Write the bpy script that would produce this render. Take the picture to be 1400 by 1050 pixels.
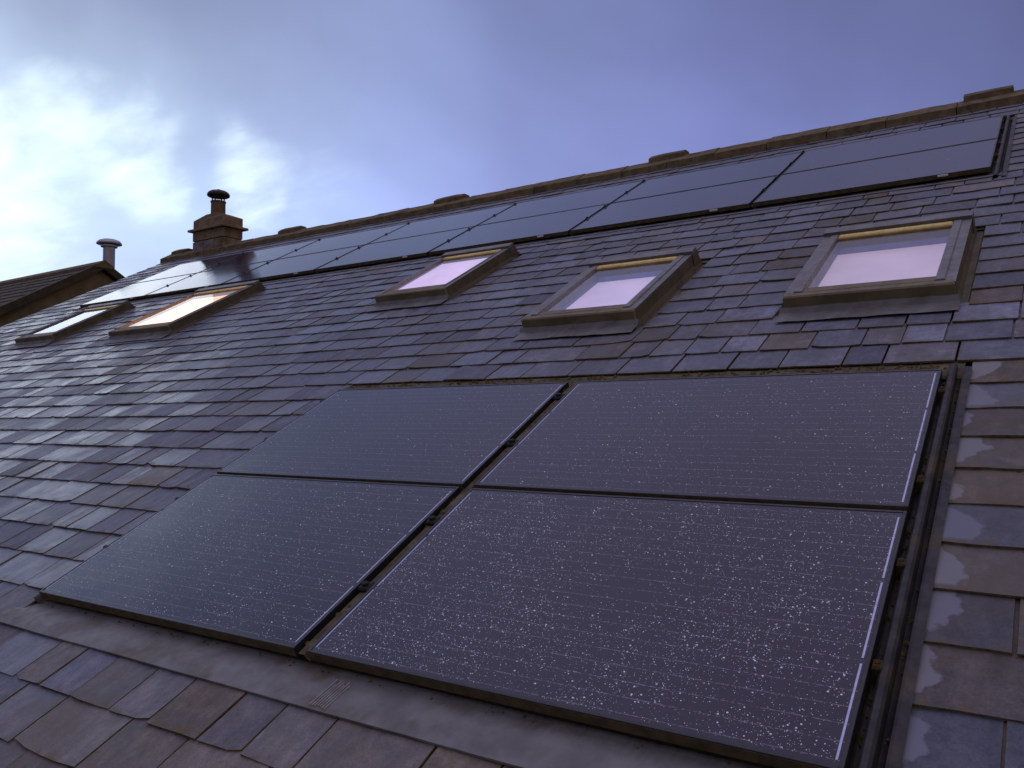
import bpy, bmesh, math, random
from mathutils import Matrix, Vector, noise

random.seed(7)
R = math.radians
SC = bpy.context.scene
COL = SC.collection
for o in list(bpy.data.objects):
    bpy.data.objects.remove(o)

# ------------------------------------------------------------------ frame of the roof
PITCH = R(28)
CP, SP = math.cos(PITCH), math.sin(PITCH)
HZ = 6.0                                     # height of the roof's reference point above the ground
# roof coordinates: u along the ridge, v up the slope, n out of the slope
ROOF = Matrix(((1, 0, 0, 0), (0, CP, -SP, 0), (0, SP, CP, HZ), (0, 0, 0, 1)))
def T(u, v, n=0.0):
    return Matrix.Translation((u, v, n))

# ------------------------------------------------------------------ camera
CR = ((0.8277332, 0.4951408, -0.2639949), (-0.0278148, -0.4336926, -0.9006315), (-0.5604320, 0.7528255, -0.3452096))
CPOS = ROOF @ Vector((3.777783, -1.304175, 1.522268))
R3 = ROOF.to_3x3()
right, up, back = R3 @ Vector(CR[0]), R3 @ -Vector(CR[1]), R3 @ -Vector(CR[2])
cam = bpy.data.cameras.new('camera')
camo = bpy.data.objects.new('camera', cam)
COL.objects.link(camo)
camo.matrix_world = Matrix(((right.x, up.x, back.x, CPOS.x), (right.y, up.y, back.y, CPOS.y), (right.z, up.z, back.z, CPOS.z), (0, 0, 0, 1)))
cam.sensor_width = 36
cam.lens = 1128.05 / 1400 * 36
cam.clip_start = 0.05
cam.clip_end = 3000
SC.camera = camo
FPX = 1128.05
def project(u, v, n):
    d = Vector((u, v, n)) - Vector((3.777783, -1.304175, 1.522268))
    x, y, z = (Vector(CR[i]).dot(d) for i in range(3))
    if z < 0.05:
        return None
    return 700 + FPX * x / z, 525 + FPX * y / z

# ------------------------------------------------------------------ node helper
def N(nt, kind, inp=None, **attr):
    n = nt.nodes.new(kind)
    for k, v in attr.items():
        setattr(n, k, v)
    for k, v in (inp or {}).items():
        s = n.inputs[k]
        if isinstance(v, bpy.types.NodeSocket):
            nt.links.new(v, s)
        else:
            s.default_value = v
    return n
def math_(nt, op, a, b=0.0, c=0.0, clamp=False):
    return N(nt, 'ShaderNodeMath', {0: a, 1: b, 2: c}, operation=op, use_clamp=clamp).outputs[0]
def mixc(nt, f, a, b, blend='MIX'):
    n = N(nt, 'ShaderNodeMix', None, data_type='RGBA', blend_type=blend)
    for k, v in ((0, f), (6, a), (7, b)):
        if isinstance(v, bpy.types.NodeSocket):
            nt.links.new(v, n.inputs[k])
        else:
            n.inputs[k].default_value = v if k == 0 else (tuple(v) + (1,) if len(v) == 3 else v)
    return n.outputs[2]
def ramp(nt, f, stops, interp='LINEAR'):
    n = N(nt, 'ShaderNodeValToRGB', {0: f})
    cr = n.color_ramp
    cr.interpolation = interp
    while len(cr.elements) < len(stops):
        cr.elements.new(0.5)
    for e, (p, c) in zip(cr.elements, stops):
        e.position = p
        e.color = tuple(c) + (1,) if len(c) == 3 else c
    return n.outputs[0]
def smooth(nt, v, a, b, ta=0.0, tb=1.0):
    n = N(nt, 'ShaderNodeMapRange', {'Value': v, 'From Min': a, 'From Max': b, 'To Min': ta, 'To Max': tb}, interpolation_type='SMOOTHSTEP')
    return n.outputs[0]
def noise_(nt, vec, scale, detail=4.0, rough=0.55, dist=0.0, out=0):
    return N(nt, 'ShaderNodeTexNoise', {'Vector': vec, 'Scale': scale, 'Detail': detail, 'Roughness': rough, 'Distortion': dist}).outputs[out]

# ------------------------------------------------------------------ sky at dusk
world = bpy.data.worlds.new('World')
SC.world = world
world.use_nodes = True
nt = world.node_tree
nt.nodes.clear()
SUN_AZ, SUN_EL = R(160), R(15)
SUN = Vector((math.cos(SUN_AZ) * math.cos(SUN_EL), math.sin(SUN_AZ) * math.cos(SUN_EL), math.sin(SUN_EL)))
tc = N(nt, 'ShaderNodeTexCoord')
d = N(nt, 'ShaderNodeVectorMath', {0: tc.outputs['Generated']}, operation='NORMALIZE').outputs[0]
sep = N(nt, 'ShaderNodeSeparateXYZ', {0: d})
dz = sep.outputs[2]
glow = N(nt, 'ShaderNodeVectorMath', {0: d, 1: Vector((-0.88, 0.40, 0.25)).normalized()}, operation='DOT_PRODUCT').outputs['Value']
ang = math_(nt, 'DIVIDE', math_(nt, 'ARCCOSINE', math_(nt, 'MINIMUM', math_(nt, 'MAXIMUM', glow, -1.0), 1.0)), math.pi)
# the light that comes through the cloud sheet, fading with the angle from where the sun went down
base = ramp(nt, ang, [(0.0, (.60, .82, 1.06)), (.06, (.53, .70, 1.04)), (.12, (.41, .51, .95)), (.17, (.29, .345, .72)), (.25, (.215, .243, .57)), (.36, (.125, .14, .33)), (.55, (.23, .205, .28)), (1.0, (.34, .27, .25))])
base = mixc(nt, 1.0, base, ramp(nt, dz, [(.26, (1, 1, 1)), (.52, (.74, .76, .70))]), 'MULTIPLY')
# the overcast grows brighter and greyer towards the zenith, as overcast skies do
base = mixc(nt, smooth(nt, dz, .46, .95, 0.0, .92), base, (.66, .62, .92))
# lumpy sheet of cloud on a plane overhead
den = math_(nt, 'ADD', math_(nt, 'MAXIMUM', dz, 0.0), 0.22)
proj = N(nt, 'ShaderNodeVectorMath', {0: d, 1: N(nt, 'ShaderNodeCombineXYZ', {0: den, 1: den, 2: den}).outputs[0]}, operation='DIVIDE').outputs[0]
mp = N(nt, 'ShaderNodeMapping', {'Vector': proj, 'Rotation': (0, 0, R(28)), 'Scale': (1.0, 0.55, 1.0)}).outputs[0]
n1 = noise_(nt, mp, 1.5, 4, .45, .3)
n2 = noise_(nt, mp, 4.2, 3, .5, .2)
lum = math_(nt, 'ADD', math_(nt, 'MULTIPLY', math_(nt, 'SUBTRACT', n1, .5), .85), math_(nt, 'MULTIPLY', math_(nt, 'SUBTRACT', n2, .5), .22))
gain = math_(nt, 'ADD', lum, 1.0)
g3 = N(nt, 'ShaderNodeCombineXYZ', {0: gain, 1: gain, 2: gain}).outputs[0]
base = mixc(nt, 1.0, base, g3, 'MULTIPLY')
# grey underside of the thick cloud above the glow
warp = noise_(nt, d, 5.0, 4, .55, 0.0, 1)
wv = N(nt, 'ShaderNodeVectorMath', {0: N(nt, 'ShaderNodeVectorMath', {0: warp, 1: (.5, .5, .5)}, operation='SUBTRACT').outputs[0], 'Scale': .16}, operation='SCALE').outputs[0]
dw = N(nt, 'ShaderNodeVectorMath', {0: d, 1: wv}, operation='ADD').outputs[0]
def lobe(centre, r, power=1.0):
    dist = N(nt, 'ShaderNodeVectorMath', {0: dw, 1: Vector(centre).normalized()}, operation='DISTANCE').outputs['Value']
    m = smooth(nt, dist, r, 0.0)
    return math_(nt, 'MULTIPLY', m, power)
grey = math_(nt, 'MAXIMUM', lobe((-.735, .50, .47), .30, .85), lobe((-.80, .40, .47), .22, .75))
base = mixc(nt, grey, base, (.205, .24, .43))
# bright breaks in the cloud
breaks = None
for c, r, p in [((-.90, .37, .235), .105, 1.0), ((-.893, .372, .275), .08, .9), ((-.855, .413, .322), .058, .8), ((-.835, .445, .303), .05, .7), ((-.838, .475, .272), .055, .85), ((-.82, .50, .262), .045, .6),
                ((-.755, .596, .283), .058, .75), ((-.95, .28, .22), .10, .9), ((-.96, .15, .26), .10, .7), ((-.70, .64, .275), .07, .25), ((-.93, .30, .29), .07, .5)]:
    l = lobe(c, r * 1.55, p)
    breaks = l if breaks is None else math_(nt, 'MAXIMUM', breaks, l)
mp3 = N(nt, 'ShaderNodeMapping', {'Vector': proj, 'Rotation': (0, 0, R(-20)), 'Scale': (1.0, 1.7, 1.0)}).outputs[0]
n3 = noise_(nt, mp3, 5.2, 5, .5, .3)
val = math_(nt, 'ADD', math_(nt, 'MULTIPLY', breaks, .85), math_(nt, 'MULTIPLY', math_(nt, 'SUBTRACT', n3, .5), 1.4))
breaks = math_(nt, 'MULTIPLY', smooth(nt, val, .02, 1.15), smooth(nt, breaks, .0, .45))
base = mixc(nt, breaks, base, (.98, 1.20, 1.32))
# below the horizon: dim land glow
base = mixc(nt, smooth(nt, dz, 0.0, -.12), base, (.03, .03, .035))
sky = N(nt, 'ShaderNodeTexSky', None, sky_type='NISHITA', sun_disc=False, sun_elevation=SUN_EL, sun_rotation=R(90) - SUN_AZ)
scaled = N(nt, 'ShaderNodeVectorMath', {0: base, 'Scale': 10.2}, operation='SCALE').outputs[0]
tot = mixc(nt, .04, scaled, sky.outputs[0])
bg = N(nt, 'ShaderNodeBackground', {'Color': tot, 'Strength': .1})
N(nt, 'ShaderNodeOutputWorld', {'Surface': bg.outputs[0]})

sun = bpy.data.lights.new('sun', 'SUN')
sun.energy = .12
sun.angle = R(24)
sun.color = (.95, .96, 1.0)
suno = bpy.data.objects.new('sun', sun)
COL.objects.link(suno)
suno.rotation_euler = SUN.to_track_quat('Z', 'Y').to_euler()
suno.location = (0, 0, 30)

vs = SC.view_settings
vs.view_transform = 'Standard'
vs.look = 'None'
vs.exposure = 0.0
vs.gamma = 1.0
vs.use_curve_mapping = False
SC.cycles.max_bounces = 8

# ------------------------------------------------------------------ materials
def mat(name):
    m = bpy.data.materials.new(name)
    m.use_nodes = True
    t = m.node_tree
    t.nodes.clear()
    b = N(t, 'ShaderNodeBsdfPrincipled')
    N(t, 'ShaderNodeOutputMaterial', {'Surface': b.outputs[0]})
    return m, t, b
def setp(t, b, **kw):
    for k, v in kw.items():
        k = k.replace('_', ' ')
        if isinstance(v, bpy.types.NodeSocket):
            t.links.new(v, b.inputs[k])
        elif isinstance(v, tuple):
            b.inputs[k].default_value = v + (1,) if len(v) == 3 and k.endswith('Color') else v
        else:
            b.inputs[k].default_value = v
def objco(t):
    return N(t, 'ShaderNodeTexCoord').outputs['Object']
def bump(t, h, strength, dist):
    return N(t, 'ShaderNodeBump', {'Height': h, 'Strength': strength, 'Distance': dist}).outputs[0]
def worn(name, c1, c2, rough=.7, scale=12.0, bs=.4, bd=.004, spec=.4, metal=0.0, c3=None):
    m, t, b = mat(name)
    co = objco(t)
    f = noise_(t, co, scale, 6, .6)
    c = mixc(t, smooth(t, f, .35, .65), c1, c2)
    if c3:
        c = mixc(t, smooth(t, noise_(t, co, scale * .35, 5, .65), .52, .68), c, c3)
    r = smooth(t, noise_(t, co, scale * 2.5, 4), .3, .7, rough - .1, min(1.0, rough + .1))
    setp(t, b, Base_Color=c, Roughness=r, Normal=bump(t, noise_(t, co, scale * 6, 5, .6), bs, bd), Metallic=metal)
    b.inputs['Specular IOR Level'].default_value = spec
    return m

def make_slate():
    m, t, b = mat('riven_slate')
    at = N(t, 'ShaderNodeAttribute', None, attribute_name='tint')
    s = N(t, 'ShaderNodeSeparateColor', {0: at.outputs['Color']})
    hue, wet, patch = s.outputs[0], s.outputs[1], s.outputs[2]
    br = at.outputs['Alpha']
    uv = N(t, 'ShaderNodeUVMap', None, uv_map='slate').outputs[0]
    us = N(t, 'ShaderNodeSeparateXYZ', {0: uv})
    pos = N(t, 'ShaderNodeNewGeometry').outputs['Position']
    off = N(t, 'ShaderNodeVectorMath', {0: pos, 1: at.outputs['Vector']}, operation='ADD').outputs[0]
    col = ramp(t, hue, [(0.0, (.086, .095, .134)), (.38, (.113, .117, .151)), (.55, (.130, .117, .120)), (.75, (.152, .126, .104)), (1.0, (.19, .150, .108))])
    # streaks down the slope, blotches, lichen
    st = N(t, 'ShaderNodeMapping', {'Vector': off, 'Scale': (26.0, 5.0, 5.0)}).outputs[0]
    f1 = noise_(t, st, 1.0, 5, .6)
    f2 = noise_(t, off, 7.0, 6, .6, .4)
    col = mixc(t, 1.0, col, ramp(t, f1, [(.25, (.76, .76, .78)), (.75, (1.26, 1.25, 1.23))]), 'MULTIPLY')
    col = mixc(t, 1.0, col, ramp(t, f2, [(.3, (.60, .60, .63)), (.7, (1.45, 1.40, 1.33))]), 'MULTIPLY')
    col = mixc(t, 1.0, col, N(t, 'ShaderNodeCombineXYZ', {0: br, 1: br, 2: br}).outputs[0], 'MULTIPLY')
    f3 = noise_(t, off, 24.0, 6, .68, .6)
    col = mixc(t, 1.0, col, ramp(t, f3, [(.28, (.70, .70, .72)), (.72, (1.34, 1.32, 1.28))]), 'MULTIPLY')
    grit = noise_(t, off, 150.0, 3, .6)
    col = mixc(t, 1.0, col, ramp(t, grit, [(.3, (.80, .80, .80)), (.7, (1.22, 1.22, 1.22))]), 'MULTIPLY')
    edge = math_(t, 'MAXIMUM', smooth(t, us.outputs[1], .045, 0.0), smooth(t, us.outputs[0], .028, .004))
    lich = math_(t, 'MULTIPLY', smooth(t, noise_(t, off, 16, 6, .65), .46, .62), math_(t, 'ADD', math_(t, 'MULTIPLY', edge, .75), math_(t, 'MULTIPLY', smooth(t, hue, .45, .9), .35)), clamp=True)
    col = mixc(t, lich, col, (.150, .110, .050))
    film = smooth(t, noise_(t, pos, 1.3, 6, .62, .5), .44, .66, 0.0, .62)
    film = math_(t, 'MULTIPLY', film, smooth(t, hue, .18, .5, .25, 1.0))
    pale = math_(t, 'MULTIPLY', smooth(t, noise_(t, pos, 5.5, 6, .68, .6), .56, .66), smooth(t, noise_(t, pos, .55, 2), .50, .62))
    col = mixc(t, math_(t, 'MULTIPLY', pale, .6), col, (.25, .225, .175))
    col = mixc(t, film, col, (.128, .098, .064))
    spots = smooth(t, noise_(t, off, 55, 3, .6), .70, .76)
    col = mixc(t, math_(t, 'MULTIPLY', spots, .5), col, (.19, .19, .17))
    # dry pale patch at the end of a slate by the flashing
    ed = math_(t, 'ADD', us.outputs[0], math_(t, 'MULTIPLY', math_(t, 'SUBTRACT', noise_(t, off, 12, 4, .55), .5), .13))
    cen = math_(t, 'ADD', .06, math_(t, 'MULTIPLY', math_(t, 'FRACT', math_(t, 'MULTIPLY', patch, 37.0)), .11))
    ev = math_(t, 'MULTIPLY', math_(t, 'POWER', math_(t, 'ABSOLUTE', math_(t, 'SUBTRACT', us.outputs[1], cen)), 2.0), 5.0)
    ed = math_(t, 'ADD', ed, math_(t, 'MULTIPLY', ev, 1.0))
    pm = math_(t, 'MULTIPLY', smooth(t, math_(t, 'SUBTRACT', math_(t, 'MULTIPLY', patch, .118), ed), -.006, .008), smooth(t, us.outputs[1], .012, .03))
    col = mixc(t, math_(t, 'MULTIPLY', pm, .85), col, mixc(t, hue, (.20, .205, .27), (.31, .29, .27)))
    rg = math_(t, 'ADD', math_(t, 'SUBTRACT', .74, math_(t, 'MULTIPLY', wet, .40)), math_(t, 'MULTIPLY', math_(t, 'SUBTRACT', f2, .5), .5))
    rg = math_(t, 'ADD', rg, math_(t, 'MULTIPLY', math_(t, 'MAXIMUM', math_(t, 'MAXIMUM', lich, pm), math_(t, 'MULTIPLY', film, .8)), .3), clamp=True)
    h = math_(t, 'ADD', math_(t, 'MULTIPLY', noise_(t, st, .9, 6, .62), .7), math_(t, 'MULTIPLY', noise_(t, off, 34, 3, .5), .22))
    setp(t, b, Base_Color=col, Roughness=rg, Normal=bump(t, h, .34, .005))
    b.inputs['Specular IOR Level'].default_value = .5
    return m
M = {}
M['slate'] = make_slate()
M['slate_edge'] = worn('mossy_slate_edge', (.14, .102, .046), (.24, .18, .08), .9, 30, .6, .004, .2)
M['deck'] = worn('dark_underlay', (.045, .032, .016), (.080, .058, .026), .95, 20, .5, .004, .15)
M['moss'] = worn('moss', (.10, .075, .024), (.19, .14, .05), .95, 60, .8, .004, .1)
M['ridge'] = worn('weathered_ridge_stone', (.13, .094, .048), (.22, .155, .075), .9, 9, .8, .012, .2, 0, (.085, .068, .04))
M['stone'] = worn('sooty_stone', (.21, .145, .08), (.32, .23, .135), .9, 7, .8, .012, .2, 0, (.11, .08, .05))
M['stone_pale'] = worn('pale_washed_stone', (.17, .13, .11), (.30, .25, .24), .9, 7, .6, .01, .2)
M['mortar'] = worn('mortar', (.12, .09, .06), (.19, .15, .10), .95, 14, .8, .01, .15)
M['clay'] = worn('clay_pot', (.15, .082, .042), (.22, .12, .065), .8, 10, .3, .005, .3)
M['cowl'] = worn('dark_cowl_metal', (.028, .026, .024), (.05, .045, .04), .5, 10, .3, .003, .5, .4)
M['steel'] = worn('stainless_flue', (.30, .30, .32), (.38, .38, .40), .36, 2, .02, .002, .5, .9)
M['lead'] = worn('lead_apron', (.15, .14, .132), (.21, .195, .18), .62, 9, .35, .003, .45, 0, (.13, .108, .078))
M['blackmetal'] = worn('black_flashing_metal', (.024, .021, .020), (.042, .037, .034), .6, 14, .3, .003, .4, 0, (.075, .052, .026))
M['tray'] = worn('mounting_tray', (.05, .038, .022), (.09, .068, .035), .85, 14, .5, .004, .3)
M['anod'] = worn('black_anodised_frame', (.016, .015, .016), (.026, .024, .026), .38, 30, .1, .001, .5)
M['lifted_shade'] = worn('lifted_shade_on_frame', (.085, .062, .032), (.14, .10, .05), .9, 18, .3, .002, .2)  # lighter brown painted on to lift the shade of the frame's lower face
M['rail'] = worn('grimy_mounting_rail', (.075, .056, .032), (.13, .098, .052), .85, 20, .6, .004, .25, 0, (.16, .135, .08))
M['rubber'] = worn('rusty_clamp', (.050, .030, .012), (.12, .070, .022), .85, 60, .6, .003, .3)
M['clampdark'] = worn('dark_clamp', (.014, .012, .010), (.030, .022, .014), .7, 60, .5, .003, .3)
M['ribbon'] = worn('tinned_ribbon', (.46, .46, .62), (.60, .60, .78), .36, 40, .05, .001, .5, .35)
M['tag'] = worn('pale_tag', (.80, .78, .74), (.88, .86, .82), .5, 30, .05, .001)
M['wframe'] = worn('grey_window_cladding', (.150, .140, .130), (.205, .19, .175), .5, 8, .15, .002, .5, .2, (.16, .135, .10))
M['wfront'] = worn('brown_window_cladding', (.15, .115, .062), (.22, .17, .09), .65, 9, .2, .003, .35)
M['wside'] = worn('brown_side_cladding', (.085, .066, .036), (.135, .103, .056), .65, 9, .2, .003, .35)
M['wdark'] = worn('dark_window_gasket', (.075, .057, .032), (.12, .09, .05), .7, 12, .2, .002, .3)
M['pine'] = worn('lacquered_pine', (.72, .50, .12), (.86, .64, .20), .3, 12, .1, .001, .5)
M['reveal'] = worn('sky_tinted_reveal_board', (.20, .24, .44), (.25, .29, .50), .6, 8, .05, .001, .4)  # sky reflection in the glass put into the lining's blue
M['reveal_warm'] = worn('glow_tinted_reveal_board', (.80, .46, .17), (.86, .52, .22), .6, 8, .05, .001, .4)  # orange glow of the lit room put into the lining colour
M['wall'] = worn('yorkshire_stone_wall', (.19, .14, .075), (.28, .21, .12), .95, 3, .8, .015, .2)
M['gutter'] = worn('black_gutter', (.02, .02, .02), (.03, .03, .03), .4, 8, .1, .002)
M['grass'] = worn('dusk_lawn', (.035, .055, .018), (.06, .08, .03), .95, 1.5, .8, .02, .1, 0, (.08, .07, .04))
M['roof_far'] = worn('far_slate', (.055, .043, .024), (.085, .064, .036), .85, 5, .6, .01, .25)
M['pale_pleat'] = worn('paler_lead', (.30, .28, .26), (.42, .40, .37), .6, 40, .2, .001, .4)

def make_laminate(name, dew, rough, c1, c2):
    m, t, b = mat(name)
    co = objco(t)
    s = N(t, 'ShaderNodeSeparateXYZ', {0: co})
    # tabbing wires along the cells and the faint gap between cells (printed/laminated, flat)
    def line(v, period, half, off=0.0):
        q = math_(t, 'MULTIPLY', math_(t, 'ABSOLUTE', math_(t, 'SUBTRACT', math_(t, 'FRACT', math_(t, 'ADD', math_(t, 'DIVIDE', v, period), off)), .5)), period)
        return smooth(t, q, half, half * .45)
    wire = line(s.outputs[1], .0521, .0023)
    gap = math_(t, 'MAXIMUM', line(s.outputs[0], .1585, .0012, .5), line(s.outputs[1], .1563, .0012, .0))
    fleck = smooth(t, noise_(t, co, 110, 2, .5), .36, .62)
    big = smooth(t, noise_(t, co, 3.2, 5, .6), .36, .70)
    fine = noise_(t, co, 70, 4, .65)
    col = mixc(t, noise_(t, co, 9, 4), c1, c2)
    col = mixc(t, math_(t, 'MULTIPLY', gap, .5), col, (.008, .008, .010))
    col = mixc(t, math_(t, 'MULTIPLY', wire, math_(t, 'MULTIPLY', fleck, .75)), col, (.24, .20, .23))
    d_ = math_(t, 'MULTIPLY', math_(t, 'MULTIPLY', math_(t, 'ADD', math_(t, 'MULTIPLY', big, .75), .25), smooth(t, fine, .35, .7, .35, 1.0)), dew)
    col = mixc(t, d_, col, (.22, .20, .29))
    r = math_(t, 'ADD', rough, math_(t, 'MULTIPLY', math_(t, 'ADD', big, fine), .5 * dew * 3.0))
    h = noise_(t, co, 140, 3, .6)
    setp(t, b, Base_Color=col, Roughness=r, Normal=bump(t, h, .10 if dew > .04 else .012, .001))
    b.inputs['IOR'].default_value = 1.5 if dew > .04 else 1.52
    return m
M['cells_dewy'] = make_laminate('solar_laminate_dewy', .05, .13, (.0135, .0080, .023), (.021, .013, .032))
M['cells_dry'] = make_laminate('solar_laminate_clear', .03, .07, (.017, .016, .042), (.024, .023, .055))

def make_drop():
    m, t, b = mat('glint_white_dew')
    setp(t, b, Base_Color=(1.0, 1.0, 1.0), Roughness=.22, IOR=1.6, Metallic=.2)  # white base colour stands in for the glint of light on the drops
    b.inputs['Specular IOR Level'].default_value = .9
    return m
M['drop'] = make_drop()
def make_glass():
    m = bpy.data.materials.new('window_pane_glass')
    m.use_nodes = True
    t = m.node_tree
    t.nodes.clear()
    tr = N(t, 'ShaderNodeBsdfTransparent', {'Color': (.90, .91, .95, 1)})
    gl = N(t, 'ShaderNodeBsdfGlossy', {'Color': (1, 1, 1, 1), 'Roughness': .03})
    fr = N(t, 'ShaderNodeFresnel', {'IOR': 1.5})
    bf = N(t, 'ShaderNodeNewGeometry').outputs['Backfacing']
    mx = N(t, 'ShaderNodeMixShader', {0: math_(t, 'MULTIPLY', fr.outputs[0], math_(t, 'SUBTRACT', 1.0, bf)), 1: tr.outputs[0], 2: gl.outputs[0]})
    N(t, 'ShaderNodeOutputMaterial', {'Surface': mx.outputs[0]})
    return m
M['pane'] = make_glass()
def make_lit(name, c, strength, basec, var=.25):
    m, t, b = mat(name)
    co = objco(t)
    f = smooth(t, noise_(t, co, 2.2, 3), .3, .7, strength * (1 - var), strength * (1 + var))
    setp(t, b, Base_Color=basec, Roughness=.8, Emission_Color=c, Emission_Strength=f)
    return m
M['blind_pink'] = make_lit('pink_blind_glow', (.80, .58, .72), .48, (.55, .47, .52), .12)  # emission added to the blinds; no lamp shines behind them
M['blind_lilac'] = make_lit('lilac_blind_glow', (.78, .60, .84), .62, (.55, .47, .55), .12)
M['blind_rose'] = make_lit('rosy_blind_glow', (.86, .60, .86), .95, (.55, .45, .5), .12)
M['lamp_lit'] = make_lit('lamp_lit_lining', (1.0, .42, .12), 2.5, (.8, .65, .45), .25)
M['dark_room'] = worn('dim_room_board', (.30, .32, .40), (.36, .38, .46), .7, 6, .05, .001)

# ------------------------------------------------------------------ mesh helpers
class MB:
    """collects boxes, sheets, tubes and domes; build() links them as one mesh object"""
    def __init__(s):
        s.v, s.f, s.m = [], [], []
    def poly(s, pts, faces, mi=0):
        o = len(s.v)
        s.v += [tuple(p) for p in pts]
        for f in faces:
            s.f.append([o + i for i in f])
            s.m.append(mi)
    def box(s, x0, x1, y0, y1, z0, z1, mi=0, ch=0.0):
        if ch <= 0:
            p = [(x, y, z) for z in (z0, z1) for y in (y0, y1) for x in (x0, x1)]
            s.poly(p, [(0, 2, 3, 1), (4, 5, 7, 6), (0, 1, 5, 4), (2, 6, 7, 3), (0, 4, 6, 2), (1, 3, 7, 5)], mi)
        else:        # chamfered upper edges
            p = [(x0, y0, z0), (x1, y0, z0), (x1, y1, z0), (x0, y1, z0), (x0, y0, z1 - ch), (x1, y0, z1 - ch), (x1, y1, z1 - ch), (x0, y1, z1 - ch),
                 (x0 + ch, y0 + ch, z1), (x1 - ch, y0 + ch, z1), (x1 - ch, y1 - ch, z1), (x0 + ch, y1 - ch, z1)]
            f = [(3, 2, 1, 0), (8, 9, 10, 11)]
            for i in range(4):
                j = (i + 1) % 4
                f += [(i, j, 4 + j, 4 + i), (4 + i, 4 + j, 8 + j, 8 + i)]
            s.poly(p, f, mi)
    def lathe(s, c, prof, seg=20, mi=0, wob=0.0):
        p = []
        for r, z in prof:
            for k in range(seg):
                a = 2 * math.pi * k / seg
                q = r * (1 + wob * math.sin(3 * a + z * 40))
                p.append((c[0] + q * math.cos(a), c[1] + q * math.sin(a), c[2] + z))
        f = []
        for i in range(len(prof) - 1):
            for k in range(seg):
                j = (k + 1) % seg
                f.append((i * seg + k, i * seg + j, (i + 1) * seg + j, (i + 1) * seg + k))
        f.append(tuple(range(seg))[::-1])
        f.append(tuple((len(prof) - 1) * seg + k for k in range(seg)))
        s.poly(p, f, mi)
    def strip(s, prof, a, b, axis, seg=1, mi=0, fn=None):
        """cross-section prof [(p, n)] swept along axis 'u' or 'v' from a to b"""
        pts = []
        for i in range(seg + 1):
            q = a + (b - a) * i / seg
            for (w, n) in prof:
                dn = fn(q, w) if fn else 0.0
                pts.append((q, w, n + dn) if axis == 'u' else (w, q, n + dn))
        k = len(prof)
        f = []
        for i in range(seg):
            for j in range(k - 1):
                q = (i * k + j, (i + 1) * k + j, (i + 1) * k + j + 1, i * k + j + 1)
                f.append(q if axis == 'u' else q[::-1])
        s.poly(pts, f, mi)
    def build(s, name, mats, parent=None, mx=None, smooth_=False, recalc=True):
        me = bpy.data.meshes.new(name)
        me.from_pydata(s.v, [], s.f)
        for m in (mats if isinstance(mats, (list, tuple)) else [mats]):
            me.materials.append(m)
        if any(s.m):
            me.polygons.foreach_set('material_index', s.m)
        if recalc:
            bm = bmesh.new()
            bm.from_mesh(me)
            bmesh.ops.recalc_face_normals(bm, faces=bm.faces)
            bm.to_mesh(me)
            bm.free()
        if smooth_:
            me.polygons.foreach_set('use_smooth', [True] * len(me.polygons))
        me.update()
        return link(name, me, parent, mx)
def link(name, me, parent=None, mx=None):
    o = bpy.data.objects.new(name, me)
    COL.objects.link(o)
    if parent:
        o.parent = parent
    if mx is not None:
        o.matrix_local = mx
    return o
def empty(name, mx):
    o = bpy.data.objects.new(name, None)
    COL.objects.link(o)
    o.matrix_world = mx
    o.empty_display_size = .2
    return o
def tag(o, label=None, cat=None, group=None, kind=None):
    for k, v in (('label', label), ('category', cat), ('group', group), ('kind', kind)):
        if v:
            o[k] = v
    return o

# ------------------------------------------------------------------ layout numbers (metres, roof coordinates)
PW, PH, CG, RG = 1.648, 1.0009, .0617, .0216          # lower array: panel, column gap, row gap
UW, UH, UCG, URG = 1.6837, .949, .0309, .0193         # ridge array
UU, UV, UN = -8.6157, 5.3776, .012
LOW_U1, LOW_V1 = 2 * PW + CG, 2 * PH + RG
UP_U1, UP_V1 = UU + 7 * UW + 6 * UCG, UV + 2 * UH + URG
NS = -.035                                            # top of a slate's tail
DECK = -.075
GAUGE = .213
V0 = .261
U_MIN, U_MAX, V_MIN, V_RIDGE = -10.22, 6.6, -1.72, 8.36
SKY = [('a', 2.535, 3.34, 2.885, 4.01), ('b', .885, 1.675, 2.89, 3.98), ('c', -1.17, -.395, 3.815, 4.92), ('d', -5.07, -3.96, 3.655, 4.95), ('e', -7.52, -6.60, 3.82, 4.93)]

# ------------------------------------------------------------------ ground
g = MB()
for i in range(1):
    g.poly([(-1500, -1500, 0), (1500, -1500, 0), (1500, 1500, 0), (-1500, 1500, 0)], [(0, 1, 2, 3)])
tag(g.build('ground', M['grass']), kind='structure')

# ------------------------------------------------------------------ the house
house = empty('stone_house', Matrix.Identity(4))
tag(house, 'stone house whose long slate roof carries the solar panels and roof windows', 'house')
YE, ZE = V_MIN * CP, HZ + V_MIN * SP
YR, ZR = V_RIDGE * CP, HZ + V_RIDGE * SP
YB = 2 * YR - YE
w = MB()
x0, x1, y0, y1 = U_MIN + .10, U_MAX - .10, YE + .35, YB - .35
def under(y):
    return ZR - abs(y - YR) * math.tan(PITCH) - .22
w.poly([(x0, y0, 0), (x1, y0, 0), (x1, y0, under(y0)), (x0, y0, under(y0))], [(0, 1, 2, 3)])
w.poly([(x0, y1, 0), (x1, y1, 0), (x1, y1, under(y1)), (x0, y1, under(y1))], [(3, 2, 1, 0)])
for x in (x0, x1):
    w.poly([(x, y0, 0), (x, y1, 0), (x, y1, under(y1)), (x, YR, under(YR)), (x, y0, under(y0))], [(0, 1, 2, 3, 4)])
w.build('wall', M['wall'], house)
gt = MB()
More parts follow.
